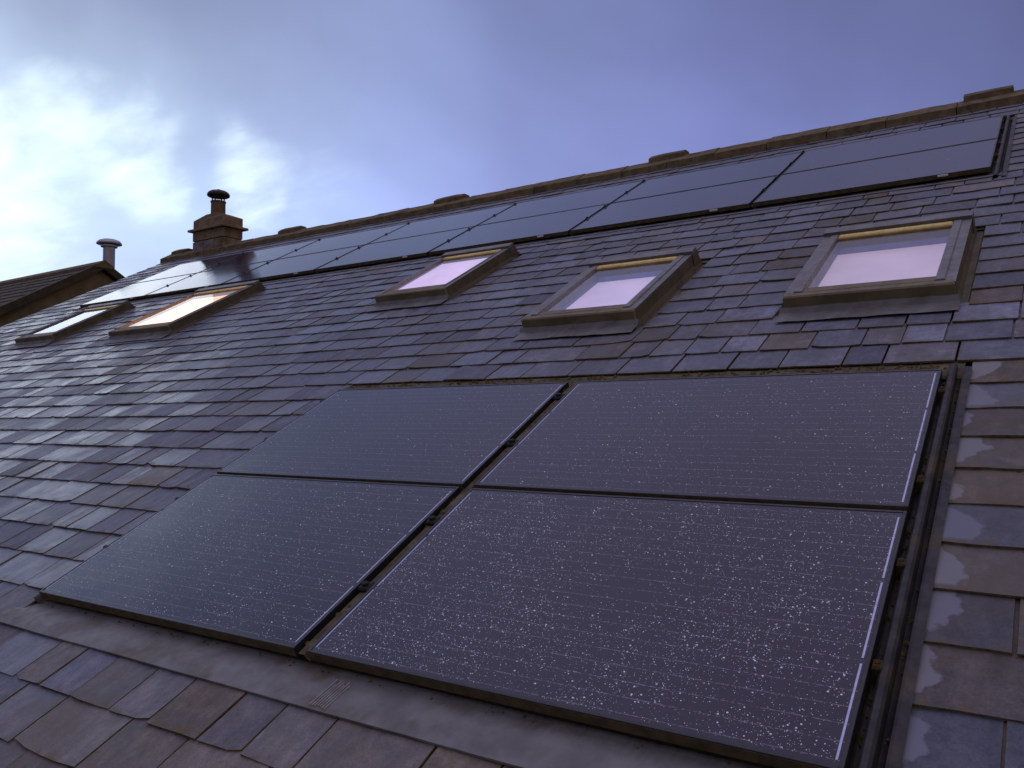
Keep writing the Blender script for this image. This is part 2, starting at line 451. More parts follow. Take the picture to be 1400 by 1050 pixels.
gt.strip([(YE - .12, ZE - .06), (YE - .11, ZE - .13), (YE - .06, ZE - .16), (YE - .01, ZE - .13), (YE, ZE - .06)], U_MIN, U_MAX, 'u')
gt.build('gutter', M['gutter'], house)

# roof: underlay sheet with openings for the windows, verge and the slope behind the ridge
dk = MB()
us = sorted({U_MIN, U_MAX} | {q for s in SKY for q in (s[1] + .06, s[2] - .06)})
vs_ = sorted({V_MIN, V_RIDGE} | {q for s in SKY for q in (s[3] + .06, s[4] - .06)})
for a, b_ in zip(us, us[1:]):
    for c, e in zip(vs_, vs_[1:]):
        um, vm = (a + b_) / 2, (c + e) / 2
        if any(s[1] + .05 < um < s[2] - .05 and s[3] + .05 < vm < s[4] - .05 for s in SKY):
            continue
        dk.poly([(a, c, DECK), (b_, c, DECK), (b_, e, DECK), (a, e, DECK)], [(0, 1, 2, 3)])
for u in (U_MIN, U_MAX):
    dk.poly([(u, V_MIN, DECK), (u, V_RIDGE, DECK), (u, V_RIDGE, DECK - .16), (u, V_MIN, DECK - .16)], [(0, 1, 2, 3)])
dk.poly([(U_MIN, V_MIN, DECK), (U_MAX, V_MIN, DECK), (U_MAX, V_MIN, DECK - .16), (U_MIN, V_MIN, DECK - .16)], [(0, 1, 2, 3)])
roof = dk.build('roof', M['deck'], house, ROOF, recalc=False)
bk = MB()
zr = ZR + DECK * CP
bk.poly([(U_MIN, YR, zr), (U_MAX, YR, zr), (U_MAX, YB, zr - (YB - YR) * math.tan(PITCH)), (U_MIN, YB, zr - (YB - YR) * math.tan(PITCH))], [(0, 1, 2, 3)])
bk.build('rear_roof', M['roof_far'], house, recalc=False)
vg = MB()
vg.box(U_MIN - .02, U_MIN + .06, V_MIN, V_RIDGE - .05, DECK - .12, NS - .022, 0)
vg.build('verge', M['mortar'], house, ROOF)

# ---- slates, course by course
holes = [(-.035, LOW_U1 + .089, -.165, LOW_V1 + .075)]
holes.append((UU - .05, UP_U1 + .075, UV - .10, UP_V1 + .06))
for _, a, b_, c, e in SKY:
    holes.append((a - .05, b_ + .05, c - .02, e + .04))
rnd = random.Random(11)
slates = []
k0 = int(math.floor((V_MIN - V0) / GAUGE))
k1 = int(math.ceil((V_RIDGE - V0) / GAUGE))
for k in range(k0, k1):
    vb = V0 + k * GAUGE
    if vb < V_MIN - .02 or vb > V_RIDGE - .12:
        continue
    spans = [(U_MIN - .03, U_MAX)]
    for (a, b_, c, e) in holes:
        if vb + GAUGE * .55 > c and vb + GAUGE * .55 < e + GAUGE * .25:
            new = []
            for (p, q) in spans:
                if b_ <= p or a >= q:
                    new.append((p, q))
                    continue
                if a > p:
                    new.append((p, a))
                if b_ < q:
                    new.append((b_, q))
            spans = new
    for (p, q) in spans:
        u = p
        first = True
        while u < q - .004:
            wd = rnd.uniform(.165, .31) if rnd.random() < .84 else rnd.uniform(.30, .42)
            if first and abs(p - (LOW_U1 + .089)) < .01:
                wd = rnd.uniform(.19, .23) if k % 2 else rnd.uniform(.21, .34)
            e = u + wd
            if q - e < .13:
                e = q
            slates.append([u, min(e, q), vb, k, first and abs(p - (LOW_U1 + .089)) < .01])
            first = False
            u = e
def slate_geo(ua, ub, vb, seed):
    """irregular slab: chipped tail edge, riven face; local origin at the tail's left corner"""
    r = random.Random(seed)
    wd = ub - ua
    gp = r.uniform(.0034, .0066)
    L = GAUGE * 2 + .02
    if vb + L > V_RIDGE - .03 or any(ub > a + .008 and ua < b_ - .008 and c - L - .03 < vb < e for (a, b_, c, e) in holes):
        L = GAUGE + .045
    drop = .0085
    nseg = 4
    lift = r.uniform(-.0015, .002)
    roll = r.uniform(-.0022, .0022)
    skew = r.uniform(-.003, .003)
    th = r.uniform(.006, .0095)
    rows = []
    for j, vv in enumerate((0.0, .1, L)):
        row = []
        for i in range(nseg + 1):
            t = i / nseg
            x = gp + t * (wd - 2 * gp)
            y = vv
            z = lift + roll * (t - .5) * 2 - drop * vv / GAUGE
            if j == 0:
                y += r.uniform(-.0022, .0028) + skew * (t - .5) * 2
                if i in (0, nseg) and r.random() < .16 and ua < LOW_U1:
                    y += r.uniform(.006, .022)
                    if i == 0: x += .002
            elif j == 1:
                z += r.uniform(-.0012, .0012)
                x += r.uniform(-.001, .001)
            row.append((x, y, z))
        rows.append(row)
    pts = [q for row in rows for q in row]
    k = nseg + 1
    tops = [(a * k + i, a * k + i + 1, (a + 1) * k + i + 1, (a + 1) * k + i) for a in range(2) for i in range(nseg)]
    low = len(pts)
    pts += [(x, y + .001, z - th) for (x, y, z) in rows[0]]          # tail face
    pts += [(x, y, z - th) for (x, y, z) in (rows[2][0], rows[2][-1])]
    sides = [(low + i, low + i + 1, i + 1, i) for i in range(nseg)]
    sides.append((low, 0, k, 2 * k, low + k))
    sides.append((nseg, low + nseg, low + k + 1, 3 * k - 1, 2 * k - 1))
    return pts, tops, sides
def tint_of(ua, ub, vb, k, edge, seed):
    r = random.Random(seed * 3 + 1)
    um = (ua + ub) / 2
    nz = noise.noise(Vector((um * .35, vb * .45, 3.1))) * .5 + .5
    nz2 = noise.noise(Vector((um * 1.1, vb * 1.4, 9.1))) * .5 + .5
    warm = .08 + .27 * nz + .16 * (nz2 - .5)
    if um > -.6:
        warm += .13 * min(1, (um + .6) / 3)
    if vb < -.1 and um > -.3:
        warm += .20 + .20 * min(1, max(0, (um + .3) / 2.4))
    if edge or (um > LOW_U1 and vb < LOW_V1 + .1):
        warm = (.70 if k % 2 == 0 else .30) + r.uniform(-.1, .1)
    hue = min(1, max(0, warm + r.gauss(0, .12)))
    wet = .55 + r.uniform(-.42, .42)
    if um < -1.0:
        wet += .16 + .14 * min(1, (-1.0 - um) / 4)
    if um > 2.2:
        wet -= .22
    if vb < -.1:
        wet -= .12
    patch = 0.0
    if edge:
        patch = r.uniform(.25, .95) if r.random() < .8 else 0.0
    br = r.uniform(.84, 1.22)
    if edge or (um > LOW_U1 and vb < LOW_V1 + .1):
        br = r.uniform(.72, .95)
    if um > 2.3 and 2.2 < vb < 2.9 and r.random() < .35:
        br = 1.7
    return (hue, min(1, max(0, wet)), patch, br)
def area_px(ua, ub, vb):
    q = [project(a, b_, NS) for a, b_ in ((ua, vb), (ub, vb), (ub, vb + GAUGE), (ua, vb + GAUGE))]
    if None in q:
        return 0
    # share of the quad inside the picture, by sampling
    ins = 0
    for i in range(5):
        for j in range(3):
            p = project(ua + (ub - ua) * (i + .5) / 5, vb + GAUGE * (j + .5) / 3, NS)
            if p and 0 <= p[0] <= 1400 and 0 <= p[1] <= 1050:
                ins += 1
    ar = abs(sum(q[i][0] * q[(i + 1) % 4][1] - q[(i + 1) % 4][0] * q[i][1] for i in range(4))) / 2
    return ar * ins / 15
order = sorted(range(len(slates)), key=lambda i: -area_px(*slates[i][:3]))
single = set(order[:300])
def slate_mesh(name, items):
    V, F, MI, TN, UVs = [], [], [], [], []
    for (pts, tops, sides, ofs, tint) in items:
        o = len(V)
        V += [(x + ofs[0], y + ofs[1], z + ofs[2]) for x, y, z in pts]
        TN += [tint] * len(pts)
        UVs += [(x, y) for x, y, z in pts]
        F += [[o + i for i in f] for f in tops] + [[o + i for i in f] for f in sides]
        MI += [0] * len(tops) + [1] * len(sides)
    me = bpy.data.meshes.new(name)
    me.from_pydata(V, [], F)
    me.materials.append(M['slate'])
    me.materials.append(M['slate_edge'])
    me.polygons.foreach_set('material_index', MI)
    ca = me.color_attributes.new('tint', 'FLOAT_COLOR', 'POINT')
    ca.data.foreach_set('color', [c for t_ in TN for c in t_])
    ul = me.uv_layers.new(name='slate')
    vi = [0] * len(me.loops)
    me.loops.foreach_get('vertex_index', vi)
    ul.data.foreach_set('uv', [c for i in vi for c in UVs[i]])
    return me
bulk = []
for i, (ua, ub, vb, k, edge) in enumerate(slates):
    pts, tops, sides = slate_geo(ua, ub, vb, i)
    tint = tint_of(ua, ub, vb, k, edge, i)
    n0 = NS + (0.0006 if i % 2 else 0.0)
    if i in single:
        link('slate', slate_mesh('slate', [(pts, tops, sides, (0, 0, 0), tint)]), roof, T(ua, vb, n0))
    else:
        bulk.append((pts, tops, sides, (ua, vb, n0), tint))
fo = link('slate_covering', slate_mesh('slate_covering', bulk), roof, Matrix.Identity(4))
fo['kind'] = 'stuff'

# ---- ridge
r2 = random.Random(5)
def ridge_piece(ua, ub, lift, wing, th, taper=0.0, rr=None):
    rr = rr or r2
    b = MB()
    nseg = max(2, int((ub - ua) / .12))
    rows = []
    for i in range(nseg + 1):
        t = i / nseg
        u = ua + (ub - ua) * t
        top = ZR - .036 + lift + rr.uniform(-.004, .004)
        if taper and i in (0, nseg):
            top -= taper
        jt = rr.uniform(-.008, .008)
        sec = []
        for side in (-1, 1):
            y_out = side * (wing + jt) * CP
            z_out = top - (wing + jt) * SP
            sec.append((side, y_out, z_out))
        (s0, ya, za), (s1, yb, zb) = sec
        rows.append([(u, YR + ya, za - th), (u, YR + ya, za), (u, YR - .05, top - .016), (u, YR + .05, top - .016), (u, YR + yb, zb), (u, YR + yb, zb - th)])
    pts = [q for row in rows for q in row]
    f = []
    for i in range(nseg):
        for j in range(5):
            f.append((i * 6 + j, i * 6 + j + 1, (i + 1) * 6 + j + 1, (i + 1) * 6 + j))
    f.append(tuple(range(6))[::-1])
    f.append(tuple(nseg * 6 + j for j in range(6)))
    b.poly(pts, f)
    return b
u = U_MIN - .04
while u < U_MAX:
    e = min(u + r2.uniform(.56, .64), U_MAX + .03)
    ridge_piece(u + .004, e - .004, .072 + r2.uniform(-.006, .006), .30, .085).build('ridge_tile', M['ridge'], house)
    u = e
for (a, b_) in [(-10.16, -9.72), (-7.15, -6.66), (-3.78, -3.27), (-.40, .05), (2.98, 3.40)]:
    ridge_piece(a, b_, .138, .13, .075, .007).build('ridge_vent', M['ridge'], house)

# ---- chimney
CX0, CX1, CY0, CY1 = -9.39, -8.50, 7.20, 7.60
ZB, ZT = HZ + 3.45, HZ + 4.42
core = MB()
core.box(CX0 + .03, CX1 - .03, CY0 + .03, CY1 - .03, ZB, ZT - .03)
chim = core.build('chimney', M['mortar'], house)
r3 = random.Random(3)
z = ZB + .20
heights = [.20, .20, .185, .185]
cuts = [[0, .52, 1], [0, .34, .68, 1], [0, .6, 1], [0, .42, 1]]
for ci, (h, cu) in enumerate(zip(heights, cuts)):
    bulge = .018 if ci == 0 else 0
    for a, b_ in zip(cu, cu[1:]):
        st = MB()
        j = r3.uniform(-.006, .006)
        xa = CX0 - bulge + (CX1 - CX0 + 2 * bulge) * a + (.006 if a else 0)
        xb = CX0 - bulge + (CX1 - CX0 + 2 * bulge) * b_ - (.006 if b_ < 1 else 0)
        st.box(xa, xb, CY0 - bulge + j, CY1 + bulge + j, z + .004, z + h - .006, ch=.014)
        so = st.build('stone', M['stone_pale'] if ci == 1 and b_ < .9 else M['stone'], chim)
    z += h
    if ci == 2:
        sl = MB()
        sl.box(CX0 - .07, CX1 + .07, CY0 - .07, CY1 + .07, z - .012, z + .03, ch=.01)
        sl.build('drip_course', M['stone'], chim)
        z += .026
fl = MB()
m0, m1 = -8.945, 7.40
fl.poly([(CX0 + .01, CY0 + .01, z - .01), (CX1 - .01, CY0 + .01, z - .01), (CX1 - .01, CY1 - .01, z - .01), (CX0 + .01, CY1 - .01, z - .01),
         (m0 - .16, m1 - .13, z + .085), (m0 + .16, m1 - .13, z + .085), (m0 + .16, m1 + .13, z + .085), (m0 - .16, m1 + .13, z + .085)],
        [(0, 1, 5, 4), (1, 2, 6, 5), (2, 3, 7, 6), (3, 0, 4, 7), (4, 5, 6, 7)])
fl.build('flaunching', M['mortar'], chim)
po = MB()
po.lathe((m0, m1, z + .04), [(.135, 0), (.135, .05), (.128, .06), (.126, .25), (.136, .262), (.136, .287), (.118, .289), (.112, .2)], 24)
po.build('chimney_pot', M['clay'], chim, smooth_=False)
zp = z + .04 + .289
for q in range(4):
    a = R(25 + 90 * q)
    s_ = MB()
    s_.box(m0 + .115 * math.cos(a) - .009, m0 + .115 * math.cos(a) + .009, m1 + .115 * math.sin(a) - .009, m1 + .115 * math.sin(a) + .009, zp - .06, zp + .115)
    s_.build('cowl_strut', M['cowl'], chim)
cw = MB()
cw.lathe((m0, m1, zp + .095), [(.10, 0.008), (.185, -.008), (.198, .005), (.20, .03), (.18, .062), (.14, .088), (.08, .104), (.035, .112), (.03, .125)], 24)
cw.build('cowl', M['cowl'], chim, smooth_=True)

# ------------------------------------------------------------------ house next door
nb = empty('neighbour_house', Matrix.Translation((-12.5, 7.3, 0)))
tag(nb, 'neighbouring brown gabled house beyond the far left end of the slate roof', 'house')
NX, NY, NZ = -12.5, 7.3, HZ + 4.05
NP = math.tan(R(30.8))
MI = Matrix.Translation((12.5, -7.3, 0))
w = MB()
FR, BKY = 9.0, 6.0
def nz_(y):
    return NZ - abs(y - NY) * NP
for x in (NX - .12, NX - 14):
    w.poly([(x, NY - FR + .3, 0), (x, NY + BKY - .3, 0), (x, NY + BKY - .3, nz_(NY + BKY - .3) - .17), (x, NY, NZ - .17), (x, NY - FR + .3, nz_(NY - FR + .3) - .17)], [(0, 1, 2, 3, 4)])
for y in (NY - FR + .3, NY + BKY - .3):
    w.poly([(NX - .12, y, 0), (NX - 14, y, 0), (NX - 14, y, nz_(y) - .17), (NX - .12, y, nz_(y) - .17)], [(0, 1, 2, 3)])
w.build('wall', M['wall'], nb, MI)
rf = MB()
for (ya, sgn, n_) in ((NY, -1, 40), (NY, 1, 24)):
    ln = (FR if sgn < 0 else BKY) / n_
    for i in range(n_):
        yA, yB = NY + sgn * ln * i, NY + sgn * ln * (i + 1) + sgn * .02
        zA, zB = nz_(yA) - .02, nz_(yB) + .0
        rf.poly([(NX, yA, zA), (NX - 14.2, yA, zA), (NX - 14.2, yB, zB), (NX, yB, zB), (NX, yB, zB - .02), (NX - 14.2, yB, zB - .02)], [(0, 1, 2, 3), (3, 2, 5, 4)])
rf.build('roof', M['roof_far'], nb, MI, recalc=False)
vb_ = MB()
for sgn, ln in ((-1, FR), (1, BKY)):
    pts = []
    for x in (NX - .13, NX + .02):
        for (q, dz_) in ((0, .012), (ln, .012), (ln, -.15), (0, -.15)):
            pts.append((x, NY + sgn * q, nz_(NY + sgn * q) + dz_))
    vb_.poly(pts, [(0, 1, 2, 3), (4, 7, 6, 5), (0, 4, 5, 1), (1, 5, 6, 2), (2, 6, 7, 3)])
vb_.build('verge', M['roof_far'], nb, MI)
u = NX + .03
while u > NX - 14.2:
    rp = MB()
    rp.poly([(u, NY - .2, NZ - .085), (u, NY, NZ + .035), (u, NY + .2, NZ - .085), (u - .495, NY - .2, NZ - .085), (u - .495, NY, NZ + .035), (u - .495, NY + .2, NZ - .085),
             (u, NY - .2, NZ - .13), (u, NY + .2, NZ - .13), (u - .495, NY - .2, NZ - .13), (u - .495, NY + .2, NZ - .13)],
            [(0, 3, 4, 1), (1, 4, 5, 2), (0, 1, 2, 7, 6), (3, 8, 9, 5, 4), (0, 6, 8, 3), (2, 5, 9, 7)])
    rp.build('ridge_tile', M['ridge'], nb, MI)
    u -= .5
fx, fy = -13.0, 7.68
fm = MB()
fm.lathe((fx, fy, HZ + 3.5), [(.118, 0), (.118, .42), (.124, .422), (.124, .44), (.118, .442), (.118, 1.05)], 24)
flue = fm.build('flue', M['steel'], nb, MI, smooth_=False)
fc = MB()
fc.lathe((fx, fy, HZ + 4.48), [(.13, 0.0), (.165, .0), (.165, .035), (.235, .055), (.25, .06), (.25, .085), (.215, .13), (.15, .158), (.06, .168)], 24)
fc.build('flue_cap', M['steel'], flue)

# ------------------------------------------------------------------ roof windows
def window(label, u0, u1, v0, v1, blind, lining, depth, inset=True):
    W_, H_ = u1 - u0, v1 - v0
    root = empty('roof_window', ROOF @ T((u0 + u1) / 2, v0, 0))
    tag(root, label, 'roof window', 'roof windows in the slate roof')
    x0, x1 = -W_ / 2, W_ / 2
    top = .056
    pb, pt, ps = .105, .155, (.078 if u0 > 0 else .052)                 # pane inset: bottom, top, side
    f = MB()
    f.box(x0, x0 + .045, .0, H_ - .02, DECK, top, ch=.005)
    f.box(x1 - .045, x1, .0, H_ - .02, DECK, top, ch=.005)
    f.box(x0 - .001, x0 + .046, .0, H_ - .02, top + .0005, top + .004, 1)
    f.box(x1 - .046, x1 + .001, .0, H_ - .02, top + .0005, top + .004, 1)
    f.build('side_cladding', [M['wside'], M['wframe']], root)
    f = MB()
    f.box(x0 + .046, x0 + ps + (.012 if u0 > 0 else .004), .03, H_ - .10, -.02, top + .012, ch=.004)
    f.box(x1 - ps - (.012 if u0 > 0 else .004), x1 - .046, .03, H_ - .10, -.02, top + .012, ch=.004)
    f.build('sash', M['wframe'], root)
    f = MB()
    f.box(x0 + .002, x1 - .002, -.028, .028, DECK + .02, top + .006, ch=.008)
    f.box(x0 + ps, x1 - ps, .029, pb - .004, -.03, top + .004, ch=.006)
    f.build('bottom_cladding', M['wfront'], root)
    f = MB()
    f.poly([(x0 - .004, H_ - .085, top + .0), (x1 + .004, H_ - .085, top + .0), (x1 + .004, H_ + .0, top + .012), (x0 - .004, H_ + .0, top + .012),
            (x0 - .004, H_ - .085, top + .026), (x1 + .004, H_ - .085, top + .026), (x1 + .004, H_ + .0, top + .030), (x0 - .004, H_ + .0, top + .030),
            (x1 + .004, H_ + .055, DECK + .02), (x0 - .004, H_ + .055, DECK + .02), (x1 + .004, H_ - .085, DECK + .02), (x0 - .004, H_ - .085, DECK + .02)],
           [(0, 1, 5, 4), (4, 5, 6, 7), (0, 4, 7, 3), (1, 2, 6, 5), (7, 6, 8, 9)])
    f.poly(f.v[-12:], [(1, 10, 8, 6, 2), (0, 3, 7, 9, 11)], 1)
    f.build('hood', [M['wframe'], M['wside']], root)
    f = MB()
    f.box(x0 + .047, x1 - .047, H_ - .104, H_ - .0855, -.03, top - .006)
    f.build('gasket', M['wdark'], root)
    f = MB()
    f.box(x0 + ps + .013, x1 - ps - .013, H_ - pt - .003, H_ - .1045, .02, top + .012, ch=.008)
    f.build('ventilation_bar', M['pine'], root)
    f = MB()
    f.box(x0 + ps + .013, x1 - ps - .013, H_ - pt - .022, H_ - pt - .0035, .0, top - .004)
    f.build('sash_rail', M['wdark'], root)
    f = MB()
    f.box(x0 + ps + .004, x1 - ps - .004, pb - .006, H_ - pt - .01, top - .012, top - .006)
    f.build('pane', M['pane'], root)
    # lining of the opening
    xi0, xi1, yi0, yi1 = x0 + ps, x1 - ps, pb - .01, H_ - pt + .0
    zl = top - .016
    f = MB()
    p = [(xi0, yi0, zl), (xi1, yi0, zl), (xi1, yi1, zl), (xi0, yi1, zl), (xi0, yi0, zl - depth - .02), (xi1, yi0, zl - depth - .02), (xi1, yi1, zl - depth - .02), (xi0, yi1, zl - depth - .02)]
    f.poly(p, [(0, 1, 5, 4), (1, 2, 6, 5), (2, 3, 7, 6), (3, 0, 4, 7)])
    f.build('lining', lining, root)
    f = MB()
    f.box(xi0 + .001, xi1 - .001, yi0 + .001, yi1 - .001, zl - depth - .012, zl - depth)
    f.build('blind', blind, root)
    # flashing gutters beside and apron below
    f = MB()
    for sg in (-1, 1):
        xo = sg * W_ / 2
        pr = [(xo, -.02), (xo + sg * .012, -.058), (xo + sg * .044, -.060), (xo + sg * .056, -.044), (xo + sg * .075, -.0425)]
        f.strip(pr, -.06, H_ + .06, 'v')
    f.strip([(H_ + .05, -.048), (H_ + .06, -.050), (H_ + .17, -.054)], x0 - .05, x1 + .05, 'u')
    f.build('gutter', M['wside'], root, recalc=False)
    f = MB()
    rr = random.Random(int(u0 * 100))
    f.strip([(-.155, -.027), (-.10, -.024), (-.05, -.022), (-.028, .004)], x0 - .02, x1 + .02, 'u', 14, fn=lambda q, w_: rr.uniform(-.0025, .0025))
    f.build('apron', M['lead'], root, recalc=False)
    return root
lab = {
    'a': 'grey framed roof window nearest the right edge with a wide pale pink blind',
    'b': 'grey framed roof window directly above the seam of the big lower panels, lilac blind',
    'c': 'roof window in the middle of the roof with rosy glowing blind, close under the ridge panels',
    'd': 'roof window glowing orange from a lamp lit room, below the chimney',
    'e': 'small unlit roof window at the far left reflecting pale sky',
}
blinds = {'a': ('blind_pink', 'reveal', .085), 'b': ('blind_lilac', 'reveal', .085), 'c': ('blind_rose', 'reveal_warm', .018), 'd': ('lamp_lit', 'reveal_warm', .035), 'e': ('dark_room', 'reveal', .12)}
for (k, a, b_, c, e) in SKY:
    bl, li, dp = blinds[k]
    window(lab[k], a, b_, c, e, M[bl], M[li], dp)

# ------------------------------------------------------------------ solar panels
def add_domes(b, spots):
    for (x, y, z_, r, sq) in spots:
        a0 = random.random() * 6.28
        p, f = [], []
        for (q, hh) in ((1.0, 0.0), (.80, .52)):
            for i in range(6):
                a = a0 + i * math.pi / 3
                p.append((x + r * q * math.cos(a), y + r * q * math.sin(a), z_ + r * sq * hh))
        p.append((x, y, z_ + r * sq * .85))
        for i in range(6):
            j = (i + 1) % 6
            f += [(i, j, 6 + j, 6 + i), (6 + i, 6 + j, 12)]
        b.poly(p, f)
FRAME_CACHE = {}
def panel_mesh(w_, h_, kind):
    key = (w_, h_, kind)
    if key in FRAME_CACHE:
        return FRAME_CACHE[key]
    fr, th = .0105, .036
    b = MB()
    b.box(-w_ / 2, -w_ / 2 + fr, 0, h_, -th, 0, ch=.0012)
    b.box(w_ / 2 - fr, w_ / 2, 0, h_, -th, 0, ch=.0012)
    b.box(-w_ / 2 + fr + .0003, w_ / 2 - fr - .0003, 0, fr, -th, -.0002, ch=.0012)
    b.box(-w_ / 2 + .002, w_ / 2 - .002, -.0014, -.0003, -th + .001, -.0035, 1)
    b.box(-w_ / 2 + fr + .0003, w_ / 2 - fr - .0003, h_ - fr, h_, -th, -.0002, ch=.0012)
    f = b.build('frame', [M['anod'], M['lifted_shade']])
    b = MB()
    b.box(-w_ / 2 + fr + .0005, w_ / 2 - fr - .0005, fr + .0005, h_ - fr - .0005, -.008, -.0022)
    l = b.build('laminate', M['cells_dewy'] if kind == 'low' else M['cells_dry'])
    rib = []
    seg = (h_ - 2 * fr - .030) / 3
    for i in range(3):
        b = MB()
        b.box(-.0026, .0026, .004, seg - .013, 0, .0007)
        rib.append(b.build('bus_ribbon', M['ribbon']))
    b = MB()
    b.box(-.034, .034, -.012, -.0016, -.017, -.005)
    tg = b.build('paper_tag', M['tag'])
    b = MB()
    b.box(-.022, .022, -.024, .024, -.03, .004, ch=.006)
    b.lathe((0, 0, .002), [(.012, 0), (.012, .011), (.008, .013)], 8)
    cl = b.build('clamp', M['clampdark'])
    b = MB()
    b.box(-.011, .012, -.017, .017, -.05, -.001, ch=.007)
    b.lathe((.001, 0, -.003), [(.007, 0), (.007, .006), (.004, .008)], 8)
    ce = b.build('clamp', M['rubber'])
    out = dict(frame=f.data, laminate=l.data, rib=[q.data for q in rib], tag=tg.data, clamp=cl.data, end=ce.data, seg=seg)
    for q in [f, l, tg, cl, ce] + rib:
        bpy.data.objects.remove(q)
    FRAME_CACHE[key] = out
    return out
def panel(u0, v0, n0, w_, h_, kind, label, group, right_gap, clamps, end=False, tagx=None, left_end=False, dew=0, dseed=0, sides=('L', 'R')):
    ms = panel_mesh(w_, h_, kind)
    r = random.Random(dseed + 77)
    tilt = Matrix.Rotation(r.uniform(-.0012, .0012), 4, 'X') @ Matrix.Rotation(r.uniform(-.0012, .0012), 4, 'Y')
    root = empty('solar_panel', ROOF @ T(u0 + w_ / 2, v0, n0) @ tilt)
    tag(root, label, 'solar panel', group)
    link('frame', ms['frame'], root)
    link('laminate', ms['laminate'], root)
    for s in sides:
        xs = (-1 if s == 'L' else 1) * (w_ / 2 - .0105 - .0085)
        for i in range(3):
            link('bus_ribbon', ms['rib'][i], root, T(xs, .0105 + .012 + i * (ms['seg'] + .003), -.0021))
    for cv in clamps:
        if end:
            link('clamp', ms['end'], root, T(w_ / 2 + .014, cv, -.002))
        else:
            link('clamp', ms['clamp'], root, T(w_ / 2 + right_gap / 2, cv, -.004 if kind == 'low' else .001) @ Matrix.Diagonal((max(.9, right_gap / .05) if kind == 'low' else .95, 1, 1, 1)))
        if left_end:
            link('clamp', ms['clamp'], root, T(-w_ / 2 - .007, cv, -.013) @ Matrix.Diagonal((.7, 1, 1, 1)))
    if tagx is not None:
        link('paper_tag', ms['tag'], root, T(w_ / 2 - tagx, 0, 0))
    if dew:
        spots = []
        while len(spots) < dew:
            x, y = r.uniform(-w_ / 2 + .02, w_ / 2 - .02), r.uniform(.018, h_ - .018)
            dn = noise.noise(Vector(((x + u0) * 3.0, (y + v0) * 3.0, 1.7))) * .6 + noise.noise(Vector(((x + u0) * 11, (y + v0) * 11, 4.7))) * .55
            grad = 1.0 - .45 * max(0.0, (y + v0) / 2.0 - .25) - .25 * max(0.0, .5 - (x + u0 + w_ / 2) / 3.4)
            if r.random() > max(.03, (.46 + .62 * dn) * max(.25, grad)):
                continue
            rad = min(.0031, .00058 * math.exp(abs(r.gauss(0, .60))))
            spots.append((x, y, -.0023, rad, r.uniform(.6, 1.0)))
        b = MB()
        add_domes(b, spots)
        q = b.build('dew_drops', M['drop'], root, recalc=False, smooth_=True)
        q['kind'] = 'stuff'
    return root
GL = 'large solar panels of the lower array'
panel(0, 0, 0, PW, PH, 'low', 'large dewy solar panel at the lower left of the lower array, by the lead apron', GL, CG, (.34, .76), left_end=True, dew=4600, dseed=1)
panel(PW + CG, 0, 0, PW, PH, 'low', 'large solar panel nearest the camera with the thickest sparkle of dew', GL, 0, (.34, .755), end=True, dew=11500, dseed=2)
panel(0, PH + RG, 0, PW, PH, 'low', 'large solar panel at the upper left of the lower array with little dew', GL, CG, (.37, .84), left_end=True, dew=1100, dseed=3)
panel(PW + CG, PH + RG, 0, PW, PH, 'low', 'large solar panel at the upper right of the lower array, under two roof windows', GL, 0, (.177, .83), end=True, dew=2900, dseed=4)
nth = ['seventh', 'sixth', 'fifth', 'fourth', 'third', 'second']
for i in range(7):
    for row in range(2):
        rn = 'lower' if row == 0 else 'upper'
        if i == 6:
            lb = 'slim black solar panel ending the %s row of the ridge array at the right' % rn
        elif i == 0:
            lb = 'slim black solar panel at the far left end of the ridge array, %s row' % rn
        elif i == 1:
            lb = 'slim solar panel with the chimney mirrored in it, second from left, %s ridge row' % rn
        else:
            lb = '%s solar panel from the right in the %s row along the ridge' % (nth[i], rn)
        panel(UU + i * (UW + UCG), UV + row * (UH + URG), UN, UW, UH, 'up', lb, 'slim solar panels of the ridge array', UCG, (.40, .82) if row == 0 else (.41, .90),
              end=(i == 6), tagx=(.30 if row == 0 else None), left_end=(i == 0), dew=(60 if i == 6 else 0), dseed=20 + i * 2 + row, sides=())

